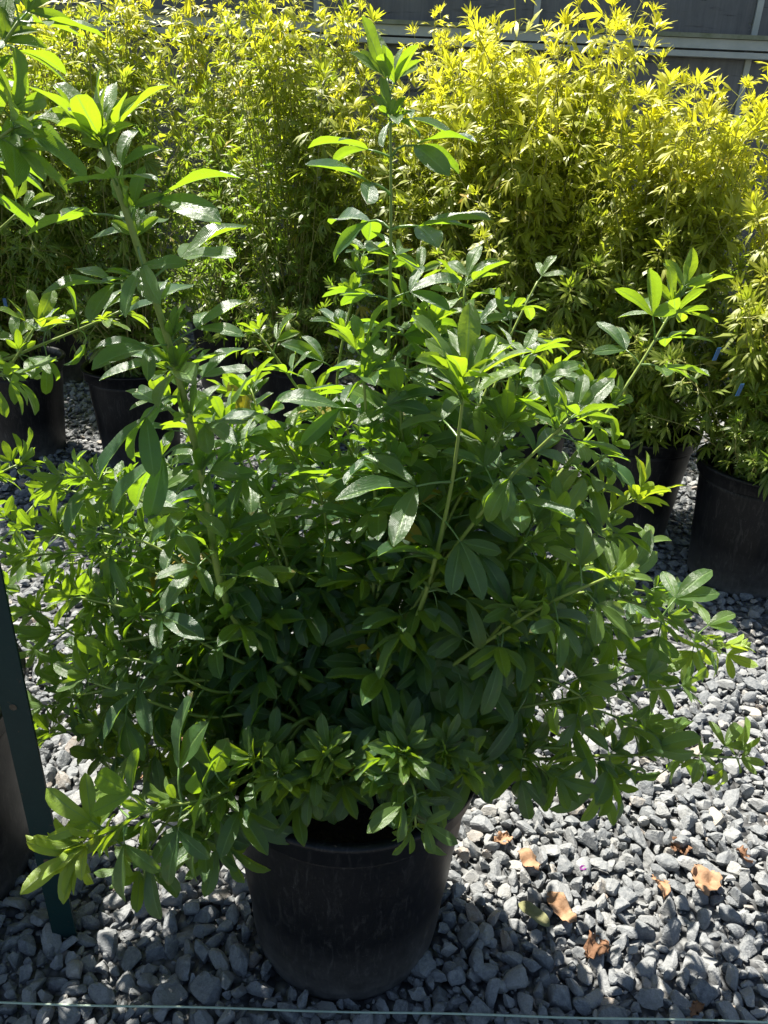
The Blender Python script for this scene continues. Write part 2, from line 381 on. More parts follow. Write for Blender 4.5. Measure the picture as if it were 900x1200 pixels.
# ------------------------------------------------------------------ leaves
def leaflet(L, W, ang, pitch, bend, fold, wave, origin, ns, nc, rg, peak=(0.75, 0.55)):
    t = np.linspace(0, 1, ns + 1)
    sh = t ** peak[0] * (1 - t) ** peak[1]; sh = sh / sh.max()
    w = np.maximum(0.5 * W * sh, 0.012 * L)
    th = pitch - bend * t ** 1.3
    dx = np.cos(th) * L / ns; dz = np.sin(th) * L / ns
    cx = np.concatenate([[0], np.cumsum(dx[:-1])]); cz = np.concatenate([[0], np.cumsum(dz[:-1])])
    side = rg.normal(0, 0.05) * t ** 2 * L
    u = np.linspace(-1, 1, nc + 1)
    ph = rg.uniform(0, 6.28, 2)
    V = []; UV = []
    for i in range(ns + 1):
        for q, uu in enumerate(u):
            y = uu * w[i] * math.cos(fold * abs(uu)); z = abs(uu) * w[i] * math.sin(fold)
            z += wave * L * abs(uu) * math.sin(t[i] * 9 + ph[0 if uu < 0 else 1]) * sh[i]
            V.append((cx[i] - z * math.sin(th[i]), y + side[i], cz[i] + z * math.cos(th[i]))); UV.append(((uu + 1) / 2, t[i]))
    V = np.array(V); ca, sa = math.cos(ang), math.sin(ang)
    V = V @ np.array([[ca, sa, 0], [-sa, ca, 0], [0, 0, 1]]) + origin
    m = nc + 1
    F = [(i * m + j, (i + 1) * m + j, (i + 1) * m + j + 1, i * m + j + 1) for i in range(ns) for j in range(nc)]
    return V, np.array(F), np.array(UV)
def compound(kind, cls, rg):
    """kind broad|narrow, cls 0 perky, 1 spread, 2 hanging; central leaflet about 1 long; base at origin, out +X, upper side +Z"""
    Vs, Fs, Us, n0 = [], [], [], 0
    pl = rg.uniform(0.35, 0.55) * (0.6 if cls == 0 else 1.0)
    droop = (0.25, -0.05, -0.65)[cls] + rg.normal(0, 0.12)
    pp = spline([(0, 0, 0), (pl * 0.5, 0, pl * 0.06), (pl * math.cos(droop * 0.4), 0, pl * math.sin(droop * 0.5))], 4)
    if kind == 'narrow': pp = pp[[0, 3]]
    if kind == 'broad': V, F = tube_geo(pp, [0.022, 0.018, 0.016, 0.014], 4)
    else: V, F = np.array([pp[0] + (0, -0.02, 0), pp[1] + (0, -0.02, 0), pp[1] + (0, 0.02, 0), pp[0] + (0, 0.02, 0)]), np.array([(0, 1, 2, 3)])
    Vs.append(V); Fs.append(F); Us.append(np.tile((0.5, 0.1), (len(V), 1))); n0 = len(V)
    if kind == 'broad': angs = [(-R(rg.uniform(42, 66)), rg.uniform(0.72, 0.9)), (R(rg.uniform(42, 66)), rg.uniform(0.72, 0.9)), (rg.normal(0, 0.1), 1.0)]
    else: angs = [(R(a_ + rg.normal(0, 7)), l_ * rg.uniform(0.85, 1.1)) for a_, l_ in ((-60, 0.66), (-28, 0.90), (0, 1.0), (28, 0.90), (60, 0.66))[slice(1, 4) if rg.random() < 0.4 else slice(0, 5)]]
    for a_, l_ in angs:
        if kind == 'broad': W, ns, nc, pk = l_ * rg.uniform(0.31, 0.39), 8, 4, (0.85, 0.62)
        else: W, ns, nc, pk = l_ * rg.uniform(0.16, 0.22), 3, 1, (0.6, 0.6)
        if kind == 'narrow': droop += rg.normal(0, 0.18)
        bend = (rg.uniform(0.1, 0.6), rg.uniform(0.2, 0.75), rg.uniform(0.4, 1.0))[cls]
        V, F, U = leaflet(l_, W, a_, droop + rg.normal(0, 0.13) - abs(a_) * 0.1, bend, rg.uniform(0.2, 0.6), rg.uniform(0.005, 0.04), pp[-1], ns, nc, rg, pk)
        Vs.append(V); Fs.append(F + n0); Us.append(U); n0 += len(V)
    return np.concatenate(Vs), np.concatenate(Fs), np.concatenate(Us)
BANK = {}; BANKME = {}
for kind, nvar, mt in (('broad', 6, 'green_leaf'), ('narrow', 8, 'gold_leaf')):
    for cls in range(3):
        for v in range(nvar):
            g = compound(kind, cls, rng); BANK[kind, cls, v] = g
            BANKME[kind, cls, v] = mesh_np('leaf', g[0], g[1], M[mt], uv=g[2])
LEAVES = []     # every leaf: dict(key, mat 4x4, size, tint, plant, stem)
class Plant:
    def __init__(s, root, kind, nparts): s.root = root; s.kind = kind; s.nparts = nparts; s.stems = []
def add_leaf(plant, stem, p, out, up, size, cls, tint):
    x = unit(out); z = unit(up - x * (up @ x)); y = np.cross(z, x)
    m = np.eye(4); m[:3, 0] = x * size; m[:3, 1] = y * size; m[:3, 2] = z * size; m[:3, 3] = p
    nv = 6 if plant.kind == 'broad' else 8
    LEAVES.append(dict(key=(plant.kind, cls, int(rng.integers(nv))), m=m, size=size, tint=tint, plant=plant, stem=stem))
UPV = np.array((0, 0, 1.0))
LEAFK = {'broad': 1.08, 'narrow': 1.0}
def grow(plant, ctrl, size, spacing, start, r0, r1=0.0016, young=0.3, droop=0.0, axil=0.4, tipn=3, sides=7, bark=0.0, own_mesh=True, face=None):
    """one stem along ctrl with opposite leaves; young = how far the tip's colour runs towards new growth"""
    if plant.kind == 'broad' and young < 0.8: young *= 0.72
    size = size * LEAFK[plant.kind] * (0.88 if bark > 0.4 and plant.kind == 'broad' else 1.0)
    path = spline(ctrl, max(8, int(6 * len(ctrl))))
    seg = np.linalg.norm(np.diff(path, axis=0), axis=1); cum = np.concatenate([[0], np.cumsum(seg)]); L = cum[-1]
    rad = r0 + (r1 - r0) * (cum / L) ** 0.9
    base = np.array(plant.root.location)
    stem_i = len(plant.stems); plant.stems.append((path, rad, sides, bark, own_mesh))
    phi = rng.uniform(0, 6.28); dist = L * start
    while dist < L - 0.004:
        f = dist / L; i = min(np.searchsorted(cum, dist), len(path) - 1); i = max(i, 1)
        w = (dist - cum[i - 1]) / (seg[i - 1] + 1e-9); p = path[i - 1] * (1 - w) + path[i] * w
        t = unit(path[i] - path[i - 1])
        a = unit(np.cross(t, (0.21, 0.37, 0.9))); b = np.cross(t, a)
        near = max(0.0, 1 - (L - dist) / 0.10)                       # 1 at the tip
        for side in (0, math.pi):
            if rng.random() < 0.06: continue
            an = phi + side + rng.normal(0, 0.25)
            rd = math.cos(an) * a + math.sin(an) * b
            el = R(12 + (20 if plant.kind == 'broad' else 14) * near + rng.normal(0, 14)) - droop * 0.7 * (1 - near)
            out = math.cos(el) * rd + math.sin(el) * t
            out = unit(out + UPV * (0.10 - 0.35 * droop * (1 - near)))
            if face is not None: out = unit(out + np.array(face) * 0.25)
            up = unit(0.35 * t + 0.9 * UPV + np.array((-0.16, -0.26, 0)) + rng.normal(0, 0.34, 3))
            if near > 0.75: cls = 0
            else: cls = 2 if rng.random() < 0.15 + 0.55 * droop else 1
            sz = size * rng.uniform(0.78, 1.15) * (1 - 0.38 * near ** 2) * (0.75 + 0.25 * min(1, f * 2))
            tn = np.clip(young * ((0.12 + 0.95 * near ** 1.2) if plant.kind == 'broad' else (0.38 + 0.62 * max(0.0, 1 - (L - dist) / 0.3))) + rng.normal(0, 0.07), 0, 1)
            if rng.random() < 0.014 and near < 0.3: tn = -rng.uniform(0.4, 1.0)
            add_leaf(plant, stem_i, p + rd * rad[i] * 0.6, out, up, sz, cls, tn)
            if rng.random() < axil:                                    # small leaves from the leaf axil
                for k in range(2):
                    o2 = unit(out * 0.7 + t * 0.8 + rng.normal(0, 0.3, 3))
                    add_leaf(plant, stem_i, p + rd * rad[i] * 0.6, o2, unit(t + UPV * 0.4 + rng.normal(0, 0.3, 3)), size * rng.uniform(0.35, 0.6), 0, float(np.clip(tn + 0.15 * young, 0, 1)))
        phi += math.pi / 2 + rng.normal(0, 0.15)
        dist += spacing * rng.uniform(0.8, 1.2) * (1 - 0.35 * near)
    t = unit(path[-1] - path[-3])
    a = unit(np.cross(t, (0.21, 0.37, 0.9))); b = np.cross(t, a)
    for k in range(tipn):                                               # the rosette at the very tip
        an = phi + k * 6.283 / max(tipn, 1) + rng.normal(0, 0.2); rd = math.cos(an) * a + math.sin(an) * b
        el = R(rng.uniform(15, 58) if plant.kind == 'broad' else rng.uniform(15, 50))
        add_leaf(plant, stem_i, path[-1], unit(math.cos(el) * rd + math.sin(el) * t + UPV * 0.15), unit(t - rd * 0.2), size * rng.uniform(0.5, 0.85), 0, float(np.clip(young * rng.uniform(0.8, 1.1), 0, 1)))

# ---- the main shrub
PX, PY = -0.036, 0.915
main = empty('potted_shrub', (PX, PY, 0))
tag(main, 'leggy dark green glossy shrub in a black pot, nearest and largest plant, in front', 'potted shrub')
make_pot(main, (0, 0, 0), 0.41, 0.158, 0.194)
mp_ = Plant(main, 'broad', 300)
def root(dx=0.0, dy=0.0): return np.array((PX + dx + rng.normal(0, 0.02), PY + dy + rng.normal(0, 0.02), 0.325))
def stem(px_pts, size, spacing=0.045, start=0.35, r0=0.005, base=None, plant=None, lift=0.12, **kw):
    pts = [np.array(P(*q)) for q in px_pts]
    b = root() if base is None else np.array(base, float)
    d = pts[0] - b
    mid = b + d * 0.45 + UPV * lift * (0.3 + abs(d[0])) * 0.8
    grow(plant or mp_, [b, mid] + pts, size, spacing, start, r0, **kw)
# named stems traced from the photograph
stem([(452, 620, 0.97), (455, 430, 0.99), (458, 260, 1.00), (457, 108, 1.02)], 0.074, 0.042, 0.36, 0.0048, young=0.35, axil=0.30, tipn=4)
stem([(272, 720, 0.87), (237, 560, 0.85), (206, 430, 0.83), (165, 300, 0.81), (122, 172, 0.80)], 0.073, 0.034, 0.40, 0.0062, young=0.45, axil=0.55, tipn=5, r1=0.0034)
stem([(600, 625, 0.98), (680, 525, 1.02), (742, 440, 1.05), (797, 348, 1.08)], 0.068, 0.032, 0.35, 0.0055, young=0.55, axil=0.3)
stem([(490, 720, 0.85), (525, 590, 0.83), (545, 450, 0.81)], 0.082, 0.052, 0.30, 0.0060, young=0.45, axil=0.4, tipn=5)
stem([(590, 720, 0.93), (715, 700, 0.96), (800, 735, 0.98), (842, 762, 1.00)], 0.066, 0.042, 0.35, 0.0055, young=0.9, axil=0.4)
stem([(610, 690, 0.94), (690, 620, 0.96), (748, 580, 0.97)], 0.062, 0.036, 0.35, 0.0050, young=0.85, axil=0.4)
stem([(500, 600, 1.02), (535, 450, 1.05), (545, 335, 1.08)], 0.062, 0.045, 0.35, 0.0048, young=0.3)
stem([(560, 560, 0.95), (600, 470, 0.94), (612, 420, 0.94)], 0.075, 0.050, 0.40, 0.0050, young=0.35)
stem([(400, 540, 0.97), (345, 450, 0.99), (304, 392, 1.00)], 0.048, 0.050, 0.40, 0.0040, young=0.5, axil=0.3)
stem([(420, 560, 1.08), (395, 450, 1.12), (425, 300, 1.15)], 0.058, 0.045, 0.40, 0.0042, young=0.3)
stem([(440, 600, 0.92), (430, 500, 0.90), (425, 420, 0.90)], 0.068, 0.045, 0.40, 0.0045, young=0.25)
stem([(300, 905, 0.79), (245, 935, 0.73), (175, 950, 0.705), (98, 990, 0.70)], 0.082, 0.034, 0.55, 0.0042, young=1.0, axil=0.6, tipn=7, lift=0.35)
stem([(305, 900, 0.80), (258, 930, 0.75), (255, 985, 0.73)], 0.082, 0.040, 0.70, 0.0038, young=0.15, axil=0.1, droop=1.0, lift=0.35)
stem([(310, 900, 0.82), (210, 950, 0.77), (165, 1010, 0.755)], 0.075, 0.040, 0.72, 0.0036, young=0.25, axil=0.1, droop=1.0, lift=0.35)
stem([(400, 905, 0.79), (385, 885, 0.74)], 0.060, 0.030, 0.4, 0.0035, young=0.35, lift=0.2)
stem([(460, 890, 0.79), (475, 885, 0.73)], 0.060, 0.030, 0.35, 0.0035, young=0.25, lift=0.2)
stem([(470, 900, 0.76), (485, 925, 0.715), (487, 968, 0.70)], 0.056, 0.032, 0.4, 0.0032, young=0.2, droop=0.8, lift=0.3)
for q_ in ((300, 890), (440, 905), (520, 880), (545, 900), (365, 915)):
    stem([(q_[0] * 0.5 + 205, 890, 0.80), (q_[0], q_[1], 0.745)], 0.056, 0.030, 0.45, 0.0030, young=0.3, droop=0.3, lift=0.2)
stem([(350, 920, 0.78), (330, 905, 0.73)], 0.050, 0.030, 0.45, 0.0030, young=0.3, lift=0.2)
stem([(600, 885, 0.88), (720, 885, 0.90), (800, 885, 0.93), (862, 888, 0.95)], 0.062, 0.048, 0.50, 0.0045, young=0.55, droop=0.5, lift=0.3)
stem([(570, 880, 0.84), (620, 890, 0.82), (640, 905, 0.82)], 0.066, 0.040, 0.5, 0.0038, young=0.15, droop=0.9, lift=0.3)
stem([(590, 870, 0.86), (680, 880, 0.86), (710, 915, 0.87)], 0.072, 0.045, 0.5, 0.0040, young=0.15, droop=0.9, lift=0.3)
stem([(290, 760, 0.95), (200, 745, 0.96), (110, 752, 0.97), (45, 718, 0.98)], 0.060, 0.048, 0.55, 0.0052, young=0.45, axil=0.2)
stem([(300, 720, 1.0), (150, 660, 1.05), (70, 625, 1.08)], 0.060, 0.048, 0.40, 0.0048, young=0.35)
stem([(320, 660, 1.05), (180, 600, 1.12), (60, 570, 1.16)], 0.056, 0.048, 0.45, 0.0045, young=0.3)
stem([(280, 800, 0.92), (180, 800, 0.90), (90, 815, 0.90)], 0.062, 0.048, 0.45, 0.0045, young=0.35, droop=0.4)
stem([(330, 640, 0.95), (290, 560, 0.94), (265, 500, 0.94)], 0.068, 0.045, 0.40, 0.0048, young=0.25)
for pts, sz in (([(260, 700, 1.02), (150, 700, 1.04), (90, 690, 1.05)], 0.058), ([(250, 760, 0.98), (150, 770, 0.98), (80, 780, 0.98)], 0.060),
                ([(250, 640, 1.08), (150, 625, 1.12), (110, 600, 1.14)], 0.056), ([(270, 820, 0.92), (180, 835, 0.90), (130, 850, 0.89)], 0.060),
                ([(280, 600, 1.06), (220, 560, 1.10), (190, 540, 1.12)], 0.058), ([(230, 690, 0.98), (120, 650, 0.98), (40, 650, 0.98)], 0.058),
                ([(240, 650, 0.94), (170, 590, 0.92), (130, 575, 0.92)], 0.064),
                ([(230, 720, 1.02), (110, 725, 1.03), (50, 760, 1.03)], 0.060), ([(240, 800, 0.97), (130, 800, 0.96), (60, 830, 0.96)], 0.062),
                ([(250, 680, 1.10), (120, 640, 1.16), (30, 620, 1.18)], 0.058), ([(240, 700, 1.12), (140, 660, 1.18), (80, 660, 1.20)], 0.060),
                ([(260, 780, 1.02), (180, 740, 1.03), (120, 720, 1.04)], 0.060),
                ([(250, 690, 0.92), (180, 640, 0.90), (120, 625, 0.90)], 0.072), ([(250, 760, 0.90), (170, 720, 0.88), (95, 700, 0.88)], 0.072),
                ([(250, 810, 0.88), (190, 780, 0.85), (140, 770, 0.85)], 0.070), ([(240, 840, 0.86), (170, 820, 0.83), (110, 800, 0.83)], 0.068),
                ([(260, 640, 0.96), (160, 560, 0.98), (80, 560, 0.99)], 0.066), ([(260, 860, 0.90), (160, 860, 0.92), (70, 855, 0.94)], 0.066),
                ([(270, 865, 0.92), (200, 872, 0.93), (130, 885, 0.94)], 0.066), ([(285, 875, 0.88), (220, 885, 0.89), (170, 900, 0.90)], 0.064), ([(280, 840, 0.98), (200, 835, 1.00), (150, 830, 1.02)], 0.066),
                ([(590, 690, 0.96), (670, 640, 0.97), (710, 620, 0.98)], 0.066), ([(610, 680, 1.02), (700, 660, 1.06), (765, 640, 1.08)], 0.062),
                ([(600, 740, 0.90), (670, 720, 0.88), (715, 735, 0.87)], 0.070), ([(610, 770, 0.94), (700, 770, 0.95), (760, 790, 0.96)], 0.066),
                ([(590, 800, 0.88), (640, 795, 0.85), (680, 815, 0.84)], 0.070), ([(600, 820, 0.92), (690, 830, 0.93), (745, 850, 0.94)], 0.068),
                ([(560, 690, 0.90), (610, 640, 0.87), (640, 620, 0.86)], 0.074), ([(560, 760, 0.86), (600, 720, 0.82), (625, 715, 0.81)], 0.072),
                ([(620, 710, 1.08), (720, 690, 1.12), (790, 700, 1.14)], 0.060), ([(270, 850, 0.96), (190, 850, 0.98), (120, 855, 0.99)], 0.060)):
    stem(pts, sz, 0.046, 0.40, 0.0042, young=rng.uniform(0.2, 0.45), droop=0.35, lift=0.2)
for pts, sz in (([(490, 520, 0.98), (500, 440, 1.00), (505, 385, 1.01)], 0.060), ([(560, 500, 1.02), (590, 420, 1.05), (600, 370, 1.06)], 0.060),
                ([(580, 560, 0.98), (630, 480, 1.00), (648, 440, 1.01)], 0.060), ([(600, 580, 0.96), (660, 500, 0.97), (690, 465, 0.98)], 0.058),
                ([(470, 560, 0.92), (470, 500, 0.91), (468, 465, 0.91)], 0.064), ([(540, 580, 0.90), (575, 530, 0.88), (588, 505, 0.88)], 0.066),
                ([(420, 560, 1.00), (390, 500, 1.01), (375, 470, 1.02)], 0.056), ([(380, 600, 0.96), (355, 550, 0.95), (340, 525, 0.95)], 0.060),
                ([(620, 620, 0.96), (680, 560, 0.96), (715, 530, 0.96)], 0.060), ([(470, 500, 1.06), (480, 400, 1.10), (490, 330, 1.12)], 0.056),
                ([(560, 480, 1.08), (600, 390, 1.12), (630, 330, 1.14)], 0.056), ([(300, 620, 1.0), (230, 520, 1.02), (190, 470, 1.03)], 0.058)):
    stem(pts, sz, 0.040, 0.50, 0.0040, young=rng.uniform(0.3, 0.6), droop=0.0, axil=0.3)
# the body of the bush: more stems with tips spread through its outline
poly = np.array([(30,560),(150,545),(250,470),(340,430),(420,400),(560,400),(650,470),(720,540),(790,600),(790,690),(830,760),(800,850),(740,900),(640,900),(540,880),(460,860),(380,860),(300,870),(180,860),(60,850),(40,700)], float)
def inside(x, y):
    c = False; j = len(poly) - 1
    for i in range(len(poly)):
        if (poly[i, 1] > y) != (poly[j, 1] > y) and x < (poly[j, 0] - poly[i, 0]) * (y - poly[i, 1]) / (poly[j, 1] - poly[i, 1]) + poly[i, 0]: c = not c
        j = i
    return c
tips = []; tries = 0
while len(tips) < 20 and tries < 20000:
    tries += 1
    x, y = rng.uniform(30, 840), rng.uniform(400, 900)
    if not inside(x, y) or (250 < x < 600 and y > 815): continue
    Y = rng.uniform(0.74, 1.22); q = np.array(P(x, y, Y))
    if q[2] < 0.36 or q[2] > 1.0: continue
    if x > 280 and rng.random() < 0.45: continue
    if np.hypot(q[0] - PX, q[1] - PY) > 0.52: continue
    if q[0] < -0.18 and q[1] < 0.95: continue
    if q[2] - 0.33 < 0.25 * np.hypot(q[0] - PX, q[1] - PY): continue
    if any(np.hypot(x - a_, y - b_) < 42 for a_, b_, _ in tips): continue
    tips.append((x, y, q))
for x, y, q in tips:
    b = root(); d = q - b; hd = np.array((d[0], d[1], 0))
    c1 = b + hd * 0.30 + UPV * max(0.06, d[2] * 0.45); c2 = b + hd * 0.72 + UPV * max(0.07, d[2] * 0.82)
    low = float(np.clip((0.75 - q[2]) / 0.4, 0, 1))
    grow(mp_, [b, c1, c2, q], rng.uniform(0.054, 0.074), 0.048, 0.32, rng.uniform(0.0035, 0.005), young=rng.uniform(0.15, 0.5), droop=0.6 * low, axil=0.25, bark=0.5)

for k in range(6):                                                    # stems added at the back of the bush to shade the front gravel
    q = np.array((rng.uniform(-0.28, 0.22), rng.uniform(1.08, 1.27), rng.uniform(0.50, 0.86))); b = root(); d = q - b; hd = d * np.array((1, 1, 0))
    grow(mp_, [b, b + hd * 0.35 + UPV * d[2] * 0.45, b + hd * 0.8 + UPV * d[2] * 0.85, q], rng.uniform(0.054, 0.070), 0.048, 0.32, 0.0045, young=rng.uniform(0.2, 0.5), axil=0.25, bark=0.5)
# ---- the neighbour cut off by the left edge
nb = empty('potted_shrub', (-0.82, 0.98, 0))
tag(nb, 'green shrub in black pot cut off by the left edge, leafy stems reaching in', 'potted shrub')
make_pot(nb, (0, 0, 0), 0.40, 0.19, 0.215)
nbp = Plant(nb, 'broad', 160)
def nroot(): return np.array((-0.82 + rng.normal(0, 0.03), 0.98 + rng.normal(0, 0.03), 0.325))
for pts, sz, yg, dr in (([(-130, 300, 0.92), (-40, 120, 0.90), (22, 25, 0.90)], 0.078, 0.30, 0.2),
                        ([(-120, 330, 0.90), (-60, 210, 0.88), (15, 150, 0.87)], 0.076, 0.35, 0.3),
                        ([(-120, 420, 1.00), (-30, 300, 1.02), (20, 250, 1.03)], 0.062, 0.30, 0.2),
                        ([(-90, 500, 1.00), (0, 440, 1.00), (40, 385, 1.00)], 0.058, 0.60, 0.3),
                        ([(-100, 470, 1.05), (10, 420, 1.08), (95, 385, 1.10), (140, 365, 1.10)], 0.055, 0.5, 0.2),
                        ([(-110, 480, 0.92), (-40, 430, 0.90), (5, 440, 0.89)], 0.072, 0.30, 0.9),
                        ([(-100, 560, 1.05), (-20, 560, 1.10), (20, 545, 1.12)], 0.058, 0.35, 0.2),
                        ([(-220, 300, 1.0), (-200, 100, 1.0), (-180, 0, 1.0)], 0.07, 0.30, 0.2),
                        ([(-300, 400, 0.95), (-330, 250, 0.92), (-330, 150, 0.92)], 0.07, 0.30, 0.2),
                        ([(-150, 420, 1.15), (-100, 200, 1.2), (-80, 60, 1.22)], 0.07, 0.30, 0.2)):
    stem(pts, sz, 0.048, 0.70, 0.0055, base=nroot(), plant=nbp, young=yg, droop=dr)
for k in range(22):  # low leafy stems beyond the frame, added to shade the gravel
    a_ = rng.uniform(0, 6.28); w_ = 0.36 * rng.random() ** 0.5; b = nroot()
    q = np.array((-0.84 + w_ * math.cos(a_), 0.98 + w_ * math.sin(a_), rng.uniform(0.46, 0.62)))
    if q[0] > -0.62: q[0] = -0.62 - rng.random() * 0.1
    d = q - b; hd = d * np.array((1, 1, 0))
    grow(nbp, [b, b + hd * 0.3 + UPV * d[2] * 0.4, b + hd * 0.75 + UPV * d[2] * 0.8, q], 0.066, 0.048, 0.32, 0.0045, young=0.3, axil=0.25, bark=0.5)

# ---- the golden shrubs behind
def gold(x, y, top, rad, label, seed, green=0.0, nshoot=124, nparts=200, tags=(), lean=0.0):
    global rng
    keep = rng; rng = np.random.default_rng(seed)
    e = empty('potted_shrub', (x, y, 0)); tag(e, label, 'potted shrub', 'golden shrubs along the greenhouse')
    make_pot(e, (0, 0, 0), 0.40, 0.150, 0.186)
    pl = Plant(e, 'narrow', nparts); lsize = rng.uniform(0.054, 0.066)
    for k in range(nshoot):
        a = rng.uniform(0, 6.28); u = rng.random() ** 0.55
        zf = rng.random() ** 0.9
        # a rounded crown: wide in the middle, dome on top, skirt over the rim
        zt = 0.46 + (top - 0.46) * (0.06 + 0.94 * zf)
        w = 1.22 * rad * math.sqrt(max(0.05, 1 - ((zf - 0.42) / 0.68) ** 2)) * u
        zt -= 0.10 * (u ** 2)
        if k < 10: zt = top * rng.uniform(0.84, 1.04); w *= 0.8
        q = np.array((x + lean * (zt - 0.4) + w * math.cos(a), y + w * math.sin(a), zt))
        b = np.array((x + rng.normal(0, 0.04), y + rng.normal(0, 0.04), 0.325)); d = q - b; hd = np.array((d[0], d[1], 0))
        c1 = b + hd * 0.35 + UPV * d[2] * 0.35; c2 = b + hd * rng.uniform(0.55, 0.85) + UPV * d[2] * rng.uniform(0.72, 0.88)
        hi = (zt - 0.45) / (top - 0.45)
        yg = float(np.clip(0.02 + 1.02 * max(hi, 0) ** 1.9 + rng.normal(0, 0.12) - green, 0.02, 1.0))
        Lp = np.linalg.norm(d)
        grow(pl, [b, c1, c2, q], lsize * rng.uniform(0.7, 1.25), 0.033, max(0.22, 1 - rng.uniform(0.36, 0.80) / Lp), 0.0034, r1=0.0012, young=yg * 1.05, axil=0.16, droop=0.25, tipn=4, sides=5, bark=0.7, own_mesh=(k < 40))
    for px, py, col in tags:
        t = obj('plant_tag', Buf().box((0, 0, 0), (0.011, 0.0012, 0.034), 0.3, 0.25).mesh('plant_tag', M[col], False), e)
        t.location = Vector(px) - e.location if not isinstance(px, (int, float)) else P(px, py, y - rad * 0.9) - e.location
    rng = keep
gold(-1.52, 3.02, 1.74, 0.40, 'yellow green shrub in a black pot, leftmost of the golden row, behind the left stems', 101, 0.26, tags=((6, 355, 'bluetag'),))
gold(-1.02, 2.98, 1.72, 0.38, 'yellow green shrub in black pot, second from the left in the golden row', 102, 0.26)
gold(-0.40, 3.25, 1.74, 0.42, 'golden shrub in black pot directly left of the tall thin stem', 103, 0.18)
gold(0.12, 3.00, 1.57, 0.40, 'shorter golden shrub just right of the tall thin stem', 104, 0.0)
gold(0.52, 2.84, 1.70, 0.44, 'brightest yellow tall shrub in the middle of the golden row', 105, -0.12, nshoot=136)
gold(0.86, 2.50, 1.46, 0.32, 'tall golden shrub standing before the pale rail, right of the brightest one', 106, -0.02)
gold(1.16, 2.20, 1.24, 0.40, 'lower golden shrub in a large black pot at the right edge', 107, 0.04, tags=((840, 415, 'bluetag'), (867, 457, 'bluetag')))
gold(-0.86, 4.02, 1.86, 0.40, 'golden shrub of the rear row seen in the gap left of centre', 108, 0.02, nshoot=58, nparts=60)
gold(-1.80, 4.05, 1.86, 0.42, 'golden shrub of the rear row at the far upper left', 109, 0.02, nshoot=58, nparts=60)
gold(0.30, 4.05, 1.72, 0.38, 'golden shrub of the rear row behind the short central one', 110, 0.0, nshoot=58, nparts=60)
gold(0.72, 3.80, 1.62, 0.34, 'golden shrub of the rear row behind the brightest yellow ones', 111, -0.05, nshoot=58, nparts=60)
gold(1.74, 2.75, 0.98, 0.38, 'golden shrub at the far right, mostly beyond the frame', 112, 0.0, nshoot=30, nparts=40)

# ---- most leaves between chosen shoots and the sun are removed to let light through
FEAT = {3, 4, 5, 7, 11, 23}
fl = [l for l in LEAVES if l['plant'] is mp_ and l['stem'] in FEAT and l['tint'] > 0.28]
fo = np.array([l['m'][:3, 3] + l['m'][:3, 0] * 0.7 for l in fl]); sv = np.array(S); keepL = []
for l in LEAVES:
    if l['plant'].kind == 'broad' and not (l['plant'] is mp_ and l['stem'] in FEAT):
        d_ = (l['m'][:3, 3] + l['m'][:3, 0] * 0.75) - fo; t_ = d_ @ sv
        off = np.linalg.norm(d_ - t_[:, None] * sv, axis=1)
        if ((t_ > 0.05) & (off < 0.55 * l['size'])).any() and rng.random() < (0.9 if l['stem'] >= 20 or l['plant'] is not mp_ else 0.45): continue
    keepL.append(l)
CUT = len(LEAVES) - len(keepL); LEAVES = keepL
# ------------------------------------------------------------------ choose the leaves that show largest, link them one by one, join the rest
SCL = 3; BW, BH = 300, 400
zb = np.full((BH, BW), 1e9); own = np.full((BH, BW), -1, int)
ctr = np.array([l['m'][:3, 3] + l['m'][:3, 0] * 0.75 for l in LEAVES])
px, py, dep = proj(ctr)
order = np.argsort(-dep)
for i in order:
    if dep[i] < 0.1: continue
    r = max(1, int(0.55 * LEAVES[i]['size'] * 900 / dep[i] / SCL))
    cx, cy = int(px[i] / SCL), int(py[i] / SCL)
    x0, x1, y0, y1 = max(0, cx - r), min(BW, cx + r + 1), max(0, cy - r), min(BH, cy + r + 1)
    if x0 >= x1 or y0 >= y1: continue
    zb[y0:y1, x0:x1] = dep[i]; own[y0:y1, x0:x1] = i
seen = np.bincount(own[own >= 0], minlength=len(LEAVES))
plants = {}
for i, l in enumerate(LEAVES): plants.setdefault(id(l['plant']), (l['plant'], []))[1].append(i)
